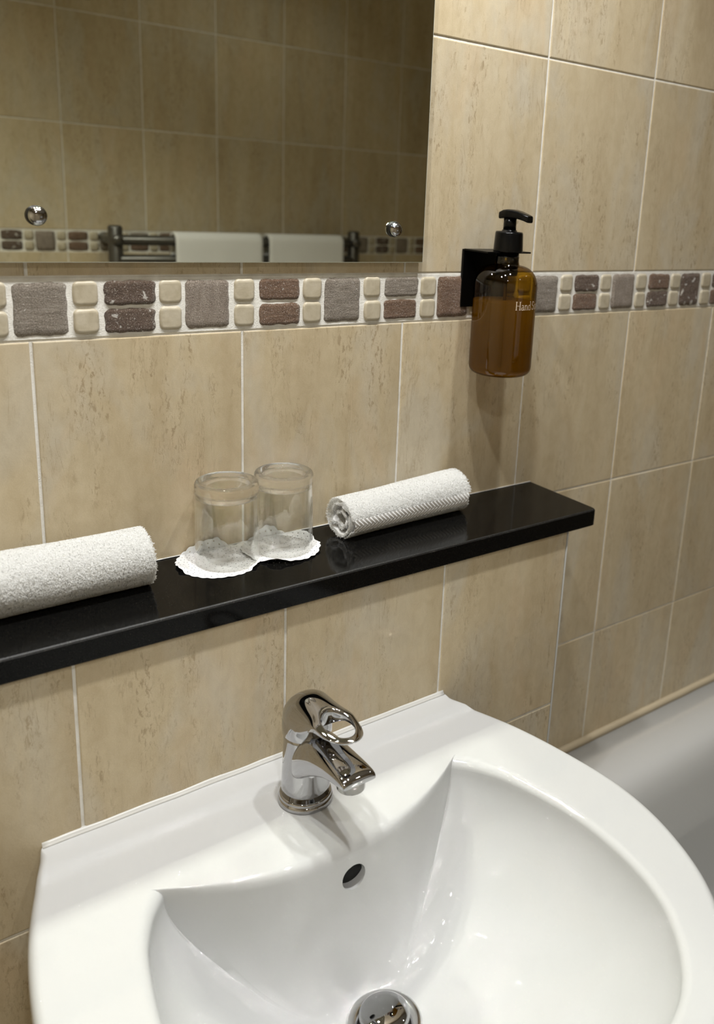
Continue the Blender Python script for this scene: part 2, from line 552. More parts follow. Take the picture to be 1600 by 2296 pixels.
wl = struct('wall_left', box_bm(XL - 0.12, XL, YB - 0.12, 0.12, 0, CEIL), GROUT, 'tiled side wall at the left end of the room')
wr = struct('wall_right', box_bm(XR, XR + 0.12, YB - 0.12, 0.12, 0, CEIL), GROUT, 'tiled side wall at the far end of the bath')
for wall, xw, rot in ((wl, XL, PI / 2), (wr, XR, -PI / 2)):
    for k in range(8):
        ya = YB + k * W; yb_ = min(ya + W, 0)
        if yb_ - ya < 0.02: continue
        for r in range(9):
            zz = ZT + (r - 5) * H; hh = H
            if zz < 0: hh += zz; zz = 0
            if zz + hh > CEIL: hh = CEIL - zz
            if hh < 0.03: continue
            k_ = (round(yb_ - ya - J, 4), round(hh - J, 4))
            if k_ not in _tiles: _tiles[k_] = tile_mesh(*k_)
            o = D.objects.new('tile', _tiles[k_]); COL.objects.link(o); o.parent = wall
            o.rotation_euler = (0, 0, rot)
            o.location = (xw + (0.0012 if rot > 0 else -0.0012), (ya + J / 2) if rot > 0 else (yb_ - J / 2), zz + J / 2)
struct('floor', box_bm(XL - 0.12, XR + 0.12, YB - 0.12, 0.12, -0.1, 0), FLOORM, 'plain floor of the bathroom')
struct('ceiling', box_bm(XL - 0.12, XR + 0.12, YB - 0.12, 0.12, CEIL, CEIL + 0.1), PLASTER, 'white painted ceiling')

# boxed-in ledge below the shelf
YBX = -0.1215; XBX = 0.5003; SHB = 1.0235
ledge = struct('wall_boxing', box_bm(XL, XBX - 0.001, YBX + 0.0012, 0.0, 0, SHB), GROUT, 'boxed-out lower wall of beige tiles below the black shelf')
BX0 = -0.1046; ZR = 0.7727
i0 = int(math.floor((XL - BX0) / W))
for k in range(i0, 3):
    xa = max(BX0 + k * W, XL); xb = min(BX0 + (k + 1) * W, XBX)
    for zz, hh in ((ZR, SHB - ZR), (ZR - H, H), (ZR - 2 * H, H), (0.0, ZR - 2 * H)):
        tile(ledge, xa + J / 2, YBX, zz + J / 2, xb - xa - J, hh - J)
for zz, hh in ((ZR, SHB - ZR), (ZR - H, H), (ZR - 2 * H, H)):
    o = tile(ledge, XBX, YBX + 0.003, zz + J / 2, -YBX - 0.005, hh - J, PI / 2)
tr = obj('trim_1', box_bm(XBX - 0.0006, XBX + 0.0010, YBX - 0.0005, YBX + 0.004, 0, SHB - 0.001, 0.0004, 2), TRIMW)
tag(tr, 'thin white trim on the corner of the boxed-out wall', None, None, 'structure')

# ceiling downlights, the last three added for fill
for i, (x, y, pw) in enumerate(LIGHTS):
    t = empty('downlight', (x, y, CEIL))
    tag(t, ['round ceiling downlight above the soap dispenser', 'round ceiling downlight above the basin', 'round ceiling downlight above the left end of the shelf', 'added unseen fill downlight above the bath',
            'added unseen fill downlight behind the camera, left', 'added unseen fill downlight behind the camera, right'][i], 'ceiling light', 'ceiling downlights')
    obj('bezel', fix_normals(lathe([(0.034, -0.001), (0.034, -0.006), (0.040, -0.008), (0.044, -0.004), (0.044, 0.0)], 40)), CHROME_S, t)
    downlight_lamp(x, y, pw, t)

# ------------------------------------------------------------------ shelf
YSF = -0.1265; XS = 0.5455; ZS = 1.047
me = D.meshes.new('shelf')
bm = bmesh.new()
outl = [(-0.77, -0.0005), (-0.77, YSF)]
r = 0.006
for i in range(7):
    a = -PI / 2 + i * PI / 12
    outl.append((XS - r + r * math.cos(a), YSF + r + r * math.sin(a)))
outl.append((XS, -0.0005))
def inset_outline(d):
    res = []
    for (x, y) in outl:
        nx_ = x - d if x > 0.5 else x
        ny_ = y + d if y < -0.1 else y
        res.append((nx_, ny_))
    return res
layers = [(0.0, SHB), (0.0, ZS - 0.0022), (0.0004, ZS - 0.0010), (0.0022, ZS)]
layers = [(0.0018, SHB)] + [(0.0, SHB + 0.0015), (0.0, ZS - 0.0022), (0.0008, ZS - 0.0008), (0.0022, ZS)]
rs = []
for d, z in layers: rs.append([bm.verts.new((x, y, z)) for x, y in inset_outline(d)])
for a, b in zip(rs, rs[1:]):
    for i in range(len(a)):
        j = (i + 1) % len(a)
        f = bm.faces.new((a[i], a[j], b[j], b[i]))
        f.material_index = 1 if rs.index(a) >= 2 else 0
bm.faces.new(rs[-1]); bm.faces.new(rs[0][::-1])
bmesh.ops.recalc_face_normals(bm, faces=bm.faces[:])
bm.to_mesh(me); bm.free(); me.materials.append(GRANITE); me.materials.append(GRANITE_E)
sh = obj('shelf', me, None, smooth=False)
sh.cycles.is_caustics_receiver = True
tag(sh, 'long narrow polished black granite shelf on the tiled ledge', 'shelf')
bead = obj('sealant', box_bm(-0.5, 0.5435, -0.0018, 0.0, ZS, ZS + 0.0012, 0.0005, 1), SILICONE, sh)

# ------------------------------------------------------------------ mirror
mt = empty('mirror', (0, 0, 1.352))
tag(mt, 'frameless rectangular wall mirror fixed with two chrome dome screws', 'mirror')
mb = box_bm(-0.66, 0.3325, -0.0072, -0.0032, 0.0, 0.62, 0.0007, 2)
o = obj('glass_sheet', mb, MIRROR, mt, smooth=False)
o.data.materials.append(MIRROR_E)
for p in o.data.polygons:
    if p.normal.y > -0.95: p.material_index = 1
for x, z in ((-0.083, 0.040), (0.2895, 0.037)):
    s = obj('screw_cap', fix_normals(lathe([(0.0078, 0.0), (0.0078, 0.0030), (0.0074, 0.0034), (0.0073, 0.0042), (0.0079, 0.0047), (0.0077, 0.0060), (0.0066, 0.0078), (0.0046, 0.0092), (0.0024, 0.0099), (0, 0.0101)], 40)), CHROME, mt, (x, -0.0072, z))
    s.rotation_euler = (PI / 2, 0, 0)
    wsh = obj('washer', fix_normals(lathe([(0.0082, 0.0), (0.0085, 0.0006), (0.0085, 0.0028), (0.0078, 0.0034), (0.0, 0.0034)], 40)), BLACKRUB, s)
for x, z in ((-0.083, 0.58), (0.2895, 0.58)):
    s = obj('screw_cap', s.data, None, mt, (x, -0.0072, z)); s.rotation_euler = (PI / 2, 0, 0)

# ------------------------------------------------------------------ basin
XC = 0.084; CY = -0.341; ZD = 0.85


def catmull(pts, n=12):
    out = []
    P = [Vector(p) for p in pts]
    for i in range(len(P) - 1):
        p0 = P[max(0, i - 1)]; p1 = P[i]; p2 = P[i + 1]; p3 = P[min(len(P) - 1, i + 2)]
        for k in range(n):
            t = k / n
            out.append(0.5 * ((2 * p1) + (-p0 + p2) * t + (2 * p0 - 5 * p1 + 4 * p2 - p3) * t * t + (-p0 + 3 * p1 - 3 * p2 + p3) * t ** 3))
    out.append(P[-1]); return out


side_o = catmull([(0.222, -0.1225), (0.2285, -0.130), (0.258, -0.21), (0.274, -0.29), (0.2795, -0.36), (0.268, -0.43), (0.237, -0.50), (0.185, -0.555), (0.11, -0.595), (0, -0.61)])
outer = [Vector((0, -0.1225))] + side_o
back_b = catmull([(0, -0.2745), (0.044, -0.272), (0.085, -0.262), (0.122, -0.246), (0.1555, -0.226)], 8)
side_b = catmull([(0.1555, -0.226), (0.174, -0.250), (0.190, -0.288), (0.2035, -0.365), (0.199, -0.44), (0.178, -0.498), (0.133, -0.547), (0.07, -0.570), (0, -0.577)])
bowl = back_b + side_b[1:]


def ray_hit(poly, ang):
    """distance from (0,CY) along angle (0 = +y, clockwise to +x) to the half outline (x>=0)"""
    d = Vector((math.sin(ang), math.cos(ang))); best = None
    c = Vector((0, CY))
    for a, b in zip(poly, poly[1:]):
        e = b - a; den = d.x * e.y - d.y * e.x
        if abs(den) < 1e-12: continue
        ac = a - c
        t = (ac.x * e.y - ac.y * e.x) / den; s = (ac.x * d.y - ac.y * d.x) / den
        if t > 0 and -1e-6 <= s <= 1 + 1e-6: best = t if best is None else max(best, t)
    return best


def sst(a, b, x):
    t = min(1, max(0, (x - a) / (b - a))); return t * t * (3 - 2 * t)


def deck(x, y):
    z = ZD + 0.0035 * sst(-0.163, -0.150, y)
    return z


angs = [PI * i / 130 for i in range(131)]
for q in ((0.1555, -0.226), (0.222, -0.1225), (0.2285, -0.130)):
    a = math.atan2(q[0], q[1] - CY); angs += [a - 0.012, a, a + 0.012]
angs = sorted(set(round(a, 5) for a in angs if 0 <= a <= PI))
full = [(a, 1) for a in angs] + [(a, -1) for a in reversed(angs[1:-1])]
RD = 0.037; ZBOT = 0.704
def rbs(a):
    v = []
    for k in range(-6, 7):
        q = a + k * 0.035
        q = abs(q) if q < 0 else (2 * PI - q if q > PI else q)
        v.append(ray_hit(bowl, q) or 0.06)
    return sum(v) / len(v)
rings = []
for a, sg in full:
    rO = ray_hit(outer, a); rB = ray_hit(bowl, a)
    if rO is None: rO = 0.2125
    if rB is None: rB = 0.06
    rBm = min(rbs(a), rB * 1.06)
    dx, dy = math.sin(a) * sg, math.cos(a)
    col = []
    def add(r_, z): col.append((XC + dx * r_, CY + dy * r_, z))
    ca = math.cos(a)
    back = sst(-0.1, 0.75, ca)
    zB = deck(XC + dx * rB, CY + dy * rB)
    rl = 0.0062 + 0.0043 * back
    NS = 34
    for i in range(NS + 1):
        ph = PI / 2 * i / NS
        s_ = math.sin(ph) ** 1.0
        f1 = 1 - math.cos(ph)
        f2 = s_ ** 1.7
        mixk = 0.72 + 0.1 * back
        f_ = mixk * f1 + (1 - mixk) * f2
        add(RD + (rBm + (rB - rBm) * s_ ** 5 - RD) * s_, ZBOT + (zB - rl - ZBOT) * f_)
    for k in range(1, 7):
        al = PI / 2 * k / 6
        add(rB + rl * 1.25 * (1 - math.cos(al)), zB - rl + rl * math.sin(al))
    r0 = rB + rl * 1.25; ro = 0.0012 + 0.0073 * sst(0.1228, 0.132, -(CY + dy * rO)); r1 = rO - ro
    ND = 34
    for k in range(1, ND + 1):
        rr = r0 + (r1 - r0) * k / ND
        add(rr, deck(XC + dx * rr, CY + dy * rr))
    zo = deck(XC + dx * rO, CY + dy * rO)
    for k in range(1, 8):
        al = PI / 2 * k / 7
        add(r1 + ro * math.sin(al), zo - ro * 1.2 * (1 - math.cos(al)))
    add(rO, zo - 0.03); add(rO - 0.004, zo - 0.05); add(max(rO - 0.03, rB * 0.9) if rO > 0.22 else rO - 0.004, zo - 0.085)
    add(rO * 0.62, 0.70); add(rO * 0.3, 0.665)
    rings.append(col)
n = len(rings); mlen = len(rings[0])
verts = [v for c in rings for v in c]; faces = []
for i in range(n):
    j = (i + 1) % n
    for k in range(mlen - 1):
        faces.append((i * mlen + k, i * mlen + k + 1, j * mlen + k + 1, j * mlen + k))
cb = len(verts); verts.append((XC, CY, ZBOT - 0.002)); ct = len(verts); verts.append((XC, CY, 0.66))
for i in range(n):
    j = (i + 1) % n
    faces.append((cb, i * mlen, j * mlen)); faces.append((ct, j * mlen + mlen - 1, i * mlen + mlen - 1))
bme = pydata(verts, faces, 'basin'); fix_normals(bme)
basin = empty('basin', (XC, YBX, 0.85)); tag(basin, 'white ceramic wash basin with curved front below the shelf', 'basin')
bowl_o = obj('bowl', bme, CERAMIC, None)
# overflow hole: cut with a cylinder
OV = Vector((XC + 0.004, -0.276, 0.8155))
cyl = bmesh.new(); bmesh.ops.create_cone(cyl, cap_ends=True, segments=48, radius1=0.0125, radius2=0.0125, depth=0.05)
cm = D.meshes.new('cut'); cyl.to_mesh(cm); cyl.free()
cut = D.objects.new('cut', cm); COL.objects.link(cut)
cut.location = OV; cut.rotation_euler = (math.radians(100), 0, 0)
bpy.context.view_layer.update()
md = bowl_o.modifiers.new('b', 'BOOLEAN'); md.object = cut; md.operation = 'DIFFERENCE'; md.solver = 'EXACT'
bpy.context.view_layer.update()
dg = bpy.context.evaluated_depsgraph_get()
nm = D.meshes.new_from_object(bowl_o.evaluated_get(dg))
bowl_o.modifiers.clear(); bowl_o.data = nm
D.objects.remove(cut)
nm.polygons.foreach_set('use_smooth', [True] * len(nm.polygons))
sharp(bowl_o, 50)
bowl_o.parent = basin; bowl_o.location = -Vector(basin.location)
od = obj('overflow_shade_disc', fix_normals(lathe([(0.0, -0.001), (0.0122, -0.001), (0.0122, 0.0), (0.0, 0.0)], 32)), simple('hole_shade_black', (0.004, 0.004, 0.004), 0.9), basin)  # black disc painting the shade inside the overflow hole
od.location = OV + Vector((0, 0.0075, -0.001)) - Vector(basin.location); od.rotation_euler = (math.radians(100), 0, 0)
# sealant bead along the wall
vs = []; fs = []; N = 60
for i in range(N + 1):
    x = XC - 0.224 + 0.448 * i / N
    wob = noise.noise(Vector((x * 30, 0, 0))) * 0.0012
    for (yy, zz) in ((YBX + 0.0002, 0.8582 + wob), (YBX - 0.0012, 0.8560 + wob * 0.5), (YBX - 0.0022, 0.8545), (YBX - 0.0036 + wob * 0.6, 0.8537), (YBX + 0.001, 0.850)):
        vs.append((x, yy, zz))
for i in range(N):
    for k in range(5):
        k2 = (k + 1) % 5
        fs.append((i * 5 + k, (i + 1) * 5 + k, (i + 1) * 5 + k2, i * 5 + k2))
fs.append(tuple(range(5))); fs.append(tuple(N * 5 + k for k in range(5))[::-1])
so = obj('sealant', fix_normals(pydata(vs, fs)), SILICONE, basin); so.location = -Vector(basin.location)

# drain with its plug
dr = empty('drain', (XC, CY + 0.003, 0.7045)); tag(dr, 'chrome drain with raised dome plug at the bottom of the basin', 'drain')
obj('flange', fix_normals(lathe([(0.0345, -0.001), (0.0348, 0.0005), (0.0340, 0.0020), (0.0325, 0.0026), (0.027, 0.0018), (0.0235, 0.0006), (0.0230, 0.0003), (0.0, 0.0003)], 64)), CHROME_S, dr)
obj('plug', fix_normals(lathe([(0.0, 0.000), (0.0200, 0.001), (0.0210, 0.003), (0.0190, 0.004), (0.0195, 0.0065), (0.0225, 0.0080), (0.0232, 0.0100), (0.0228, 0.0125), (0.0205, 0.0142), (0.0150, 0.0156), (0.0070, 0.0163), (0.0, 0.0164)], 64)), CHROME, dr)
for zz in (0.0022, 0.0052):
    obj('washer', fix_normals(lathe([(0.0195, zz - 0.001), (0.0212, zz - 0.0007), (0.0216, zz), (0.0212, zz + 0.0007), (0.0195, zz + 0.001)], 48)), BLACKRUB, dr)

# ------------------------------------------------------------------ tap
TY = -0.190
tap = empty('tap', (XC, TY, ZD)); tag(tap, 'chrome single-lever mixer tap with looped handle on the basin', 'tap')
obj('base_ring', fix_normals(lathe([(0.0, 0.0), (0.0262, 0.0), (0.0268, 0.0018), (0.0266, 0.0042), (0.0256, 0.0058), (0.0248, 0.0062), (0.0256, 0.0074), (0.0253, 0.0092), (0.0242, 0.0100), (0.0, 0.0098)], 72)), CHROME, tap)
R_ = []
for z, rx, ry, yo in ((0.0095, 0.0238, 0.0236, 0), (0.020, 0.0236, 0.0232, 0), (0.036, 0.0232, 0.0226, -0.0002), (0.050, 0.0228, 0.0222, -0.0005), (0.062, 0.0225, 0.0220, -0.0008), (0.072, 0.0223, 0.0219, -0.001), (0.0762, 0.0222, 0.0218, -0.001), (0.0765, 0.0205, 0.020, -0.001), (0.088, 0.0196, 0.019, -0.001)):
    R_.append([Vector((rx * math.cos(2 * PI * i / 64), yo + ry * math.sin(2 * PI * i / 64), z)) for i in range(64)])
obj('body', fix_normals(loft(R_)), CHROME, tap)
# spout: sections marching along -y
R_ = []
sp = [  # y, half width, top z, bottom z, power
    (-0.002, 0.0200, 0.076, 0.034, 2.2), (-0.010, 0.0210, 0.0800, 0.035, 2.2), (-0.017, 0.0217, 0.0850, 0.0380, 2.2), (-0.024, 0.0216, 0.0868, 0.0425, 2.25), (-0.031, 0.0211, 0.0872, 0.0480, 2.3),
    (-0.040, 0.0203, 0.0868, 0.0545, 2.4), (-0.050, 0.0195, 0.0860, 0.0605, 2.5), (-0.061, 0.0188, 0.0852, 0.0660, 2.6), (-0.073, 0.0183, 0.0845, 0.0695, 2.7),
    (-0.083, 0.0180, 0.0836, 0.0715, 2.8), (-0.090, 0.0177, 0.0823, 0.0725, 2.9), (-0.0935, 0.0173, 0.0806, 0.0729, 3.0), (-0.0950, 0.0168, 0.0785, 0.0731, 3.2), (-0.0954, 0.0164, 0.0770, 0.0733, 3.4)]
def spout_ring(y, hw, zt, zb_, p_, n=64):
    zc = zb_ + 0.36 * (zt - zb_); out = []
    for i in range(n):
        a = 2 * PI * i / n; c, s_ = math.cos(a), math.sin(a); pp = p_ if s_ > 0 else 6.0
        out.append(Vector((math.copysign(abs(c) ** (2 / pp), c) * hw, y, zc + math.copysign(abs(s_) ** (2 / pp), s_) * ((zt - zc) if s_ > 0 else (zc - zb_)))))
    return out
spc = catmull([Vector(q) for q in [(a, b, c, d) for a, b, c, d, e in sp]], 4) if False else None
for k in range(len(sp) - 1):
    for t in (0, 0.5):
        a, b = sp[k], sp[k + 1]
        y, hw, zt, zb_, p_ = [a[i] + (b[i] - a[i]) * t for i in range(5)]
        R_.append(spout_ring(y, hw, zt, zb_, p_))
y, hw, zt, zb_, p_ = sp[-1]; R_.append(spout_ring(y, hw, zt, zb_, p_))
sharp(obj('spout', fix_normals(loft(R_)), CHROME, tap), 38)
ae = obj('aerator', fix_normals(lathe([(0.0, -0.0100), (0.0100, -0.0100), (0.0104, -0.0108), (0.0126, -0.0108), (0.0130, -0.0100), (0.0130, 0.0), (0.0, 0.001)], 48)), simple('chrome_dark_reflection', (0.30, 0.29, 0.27), 0.06, 1.0), tap, (0, -0.0810, 0.0735))  # chrome darkened in colour to stand in for dark reflections
sharp(ae, 40)
# lever: teardrop hood with a hole through the front
def plan_outer(a):
    """distance from the hole centre to the teardrop outline in direction a (0 = +y)"""
    hc = -0.0555
    pts = PLAN
    d = Vector((math.sin(a), math.cos(a))); c = Vector((0, hc)); best = None
    for p, q in zip(pts, pts[1:] + pts[:1]):
        e = q - p; den = d.x * e.y - d.y * e.x
        if abs(den) < 1e-12: continue
        ac = p - c; t = (ac.x * e.y - ac.y * e.x) / den; s = (ac.x * d.y - ac.y * d.x) / den
        if t > 0 and -1e-6 <= s <= 1 + 1e-6: best = t if best is None else max(best, t)
    return best
half = catmull([(0, 0.0225), (0.010, 0.0208), (0.019, 0.013), (0.0232, 0.001), (0.0235, -0.014), (0.0222, -0.032), (0.0205, -0.050), (0.0182, -0.066), (0.0130, -0.0785), (0.0060, -0.0835), (0, -0.0848)], 8)
PLAN = half + [Vector((-p.x, p.y)) for p in reversed(half[1:-1])]
HC = -0.0555
verts = []; faces = []; NA = 240; NT = 30
def hole_r(a):
    # egg-shaped hole, long axis along y
    c, s = math.cos(a), math.sin(a)
    ry = 0.0185 if c > 0 else 0.0215
    return 1 / math.sqrt((c / ry) ** 2 + (s / 0.0132) ** 2)
def half_w(y):
    best = 0.001
    for p, q in zip(half, half[1:]):
        if (p.y - y) * (q.y - y) <= 0 and abs(p.y - q.y) > 1e-9:
            best = max(best, p.x + (q.x - p.x) * (y - p.y) / (q.y - p.y))
    return best
def ztop(x, y):
    if y > -0.010: zs = 0.086 + 0.0340 * math.sqrt(max(0.0, 1 - ((y + 0.010) / 0.0326) ** 2))
    else: zs = 0.1200 - 0.0085 * sst(0.008, 0.095, -y)
    k = sst(0.008, 0.052, -y)
    hh = (0.027 * (1 - k) + 0.0042 * k) * (1 if y < -0.01 else max(0.02, (zs - 0.086) / 0.034))
    p = 2.0 + 0.2 * (1 - k)
    t = min(1.0, abs(x) / half_w(y))
    return zs - hh * (1 - (max(0.0, 1 - t ** p)) ** (1 / p))
def zbot(x, y):
    return 0.0765 + 0.0165 * sst(0.0, 0.014, -y) + 0.0135 * sst(0.020, 0.050, -y) + 0.003 * sst(0.03, 0.08, -y)
cols = []
for i in range(NA):
    a = 2 * PI * i / NA; ro = plan_outer(a); rh = hole_r(a); dx, dy = math.sin(a), math.cos(a)
    col = []
    L = ro - rh
    fwd = sst(0, 1, (-(HC + dy * ro) - 0.005) / 0.05)
    Rr = 0.026 * (1 - fwd) + 0.0045 * fwd
    Rr = min(Rr, L * 0.9 if L < 0.02 else L * 0.75)
    Hh = (0.030 * (1 - fwd) + 0.0040 * fwd)
    ri = 0.0016
    # inner wall bottom -> top
    def zt_(r_):
        x, y = dx * r_, HC + dy * r_
        return max(ztop(x, y), zbot(x, y) + 0.0012)
    def P(r_, z): col.append((dx * r_, HC + dy * r_, z))
    zb0 = zbot(dx * rh, HC + dy * rh)
    P(rh, zb0 + 0.001)
    P(rh, zb0 + (zt_(rh) - zb0) * 0.5)
    P(rh, zt_(rh) - ri)
    P(rh + ri * 0.3, zt_(rh) - ri * 0.3)
    for k in range(NT + 1):
        t = k / NT; t = math.sin(t * PI / 2) ** 0.9
        r_ = rh + ri + (ro - rh - ri) * t
        P(r_, zt_(r_))
    zo = zbot(dx * ro, HC + dy * ro); ze = zt_(ro)
    for q in (0.33, 0.66, 0.93): P(ro - 0.0006 * q * 0, ze + (zo - ze) * q)
    P(ro - 0.0012, zo)
    for q in range(1, 14):
        rq = ro - 0.0012 + (rh + 0.0006 - ro + 0.0012) * q / 14
        P(rq, zbot(dx * rq, HC + dy * rq))
    P(rh + 0.0006, zb0)
    cols.append(col)
m_ = len(cols[0])
for c in cols: verts += c
for i in range(NA):
    j = (i + 1) % NA
    for k in range(m_):
        k2 = (k + 1) % m_
        faces.append((i * m_ + k, j * m_ + k, j * m_ + k2, i * m_ + k2))
base = len(verts); NCL = 96
cr = [(0.0205, 0.0765), (0.0232, 0.0766), (0.0238, 0.0776), (0.0239, 0.084), (0.0238, 0.0905), (0.0232, 0.0925), (0.0200, 0.0935)]
for r_, z in cr:
    for i in range(NCL):
        yq = -0.0012 + r_ * math.sin(2 * PI * i / NCL)
        verts.append((r_ * math.cos(2 * PI * i / NCL), yq, z + (0.004 * sst(0.006, 0.020, -yq) if z > 0.092 else 0)))
for k in range(len(cr) - 1):
    for i in range(NCL):
        j = (i + 1) % NCL; faces.append((base + k * NCL + i, base + k * NCL + j, base + (k + 1) * NCL + j, base + (k + 1) * NCL + i))
faces.append([base + i for i in range(NCL)]); faces.append([base + (len(cr) - 1) * NCL + i for i in range(NCL)])
lv = obj('lever', fix_normals(pydata(verts, faces)), CHROME, tap)
sharp(lv, 48)
obj('temperature_marker', fix_normals(lathe([(0, 0.0012), (0.0016, 0.0010), (0.0020, 0), (0, 0)], 16)), REDDOT, tap, (0.002, -0.0235, 0.0880)).rotation_euler = (math.radians(88), 0, 0)
bpy.context.view_layer.update()

# ------------------------------------------------------------------ soap dispenser
BXc, BYc, BZ = 0.430, -0.045, 1.2205
hold = empty('dispenser_holder', (0.430, 0, 1.298)); tag(hold, 'black square wall bracket carrying the amber soap bottle', 'bracket')
obj('wall_plate', box_bm(-0.0345, 0.0345, -0.0042, -0.0004, 0.0, 0.070, 0.0006, 2), BLACKMET, hold, smooth=False)
# arm with a U slot open to the front
zA = 0.0688
rs_ = 0.0147; y0, y1 = -0.0045, -0.0485
poly = [(-0.0345, y0), (-0.0345, y1), (-rs_, y1)]
for i in range(13):
    a = PI - PI * i / 12
    poly.append((rs_ * math.cos(a), -0.045 + rs_ * math.sin(a)))
poly += [(rs_, y1), (0.0345, y1), (0.0345, y0)]
bm = bmesh.new(); top = [bm.verts.new((x, y, zA + 0.0018)) for x, y in poly]; bot = [bm.verts.new((x, y, zA)) for x, y in poly]
bm.faces.new(top); bm.faces.new(bot[::-1])
for i in range(len(poly)):
    j = (i + 1) % len(poly); bm.faces.new((top[i], bot[i], bot[j], top[j]))
bmesh.ops.recalc_face_normals(bm, faces=bm.faces[:])
bmesh.ops.triangulate(bm, faces=[f for f in bm.faces if len(f.verts) > 4])
obj('arm', bm, BLACKMET, hold, smooth=False)

RB = 0.0385
bot_ = empty('soap_bottle', (BXc, BYc, BZ)); bot_.rotation_euler = (0, 0, math.radians(13))
tag(bot_, 'amber pump bottle of hand soap hanging in the black bracket', 'soap bottle')
prof = [(0.0, 0.004), (0.014, 0.0036), (0.022, 0.0015), (0.026, 0.0), (0.0295, 0.0006)]
for i in range(1, 9):
    a = -PI / 2 + PI / 2 * i / 8
    prof.append((0.0295 + 0.009 * math.cos(a), 0.0105 + 0.0100 * math.sin(a)))
prof += [(RB, 0.04), (RB, 0.09), (RB, 0.108)]
for i in range(1, 13):
    t = i / 12; a = PI / 2 * t
    prof.append((0.0152 + 0.0233 * math.cos(a) ** 0.92, 0.108 + 0.0245 * math.sin(a) ** 1.0))
prof += [(0.0146, 0.1345), (0.0140, 0.1370), (0.0138, 0.1410), (0.0142, 0.1425)]
obj('bottle', fix_normals(lathe(prof, 96)), AMBER, bot_)
RI = RB - 0.0005
lp = [(0.0, 0.0062), (0.014, 0.0056), (0.024, 0.0025), (0.0285, 0.0026)]
for i in range(1, 9):
    a = -PI / 2 + PI / 2 * i / 8
    lp.append((0.0285 + (RI - 0.0285) * math.cos(a), 0.0115 + 0.0090 * math.sin(a)))
lp += [(RI, 0.05), (RI, 0.0895), (RI - 0.0006, 0.0903), (0.0, 0.0903)]
obj('liquid_soap', fix_normals(lathe(lp, 80)), LIQUID, bot_)
obj('dip_tube', fix_normals(lathe([(0.0, 0.008), (0.0022, 0.008), (0.0022, 0.140), (0, 0.140)], 16)), simple('dark_tube', (0.06, 0.035, 0.01), 0.4), bot_)
obj('neck_insert', fix_normals(lathe([(0.0, 0.1205), (0.0130, 0.1205), (0.0136, 0.124), (0.0136, 0.1484), (0, 0.1484)], 40)), BLACKPL, bot_)  # pump housing, its black also stands in for the bracket plate's reflection
capz = 0.1484
obj('collar', fix_normals(lathe([(0.0, capz), (0.0178, capz), (0.0178, capz + 0.001), (0.0166, capz + 0.0215), (0.0158, capz + 0.0232), (0.0092, capz + 0.0236), (0.0090, capz + 0.0250), (0.0080, capz + 0.0254), (0, capz + 0.0254)], 56)), BLACKPL, bot_)
obj('pump_stem', fix_normals(lathe([(0.0, capz + 0.025), (0.0078, capz + 0.025), (0.0076, capz + 0.040), (0, capz + 0.040)], 32)), BLACKPL, bot_)
zz = capz + 0.040
R_ = []
for y, hw, zt, zb_ in ((0.0122, 0.0062, 0.0052, -0.0022), (0.0116, 0.0078, 0.0060, -0.0026), (0.006, 0.0092, 0.0084, -0.0018), (0.000, 0.0096, 0.0092, -0.0014), (-0.007, 0.0092, 0.0088, -0.0014), (-0.014, 0.0080, 0.0076, -0.0016), (-0.021, 0.0070, 0.0056, -0.0030), (-0.0275, 0.0062, 0.0034, -0.0050), (-0.0284, 0.0056, 0.0028, -0.0050)):
    R_.append(superring(0, y, zz + (zt + zb_) / 2, hw, (zt - zb_) / 2, 32, 4.5))
sharp(obj('pump_head', fix_normals(loft(R_)), BLACKPL, bot_), 40)

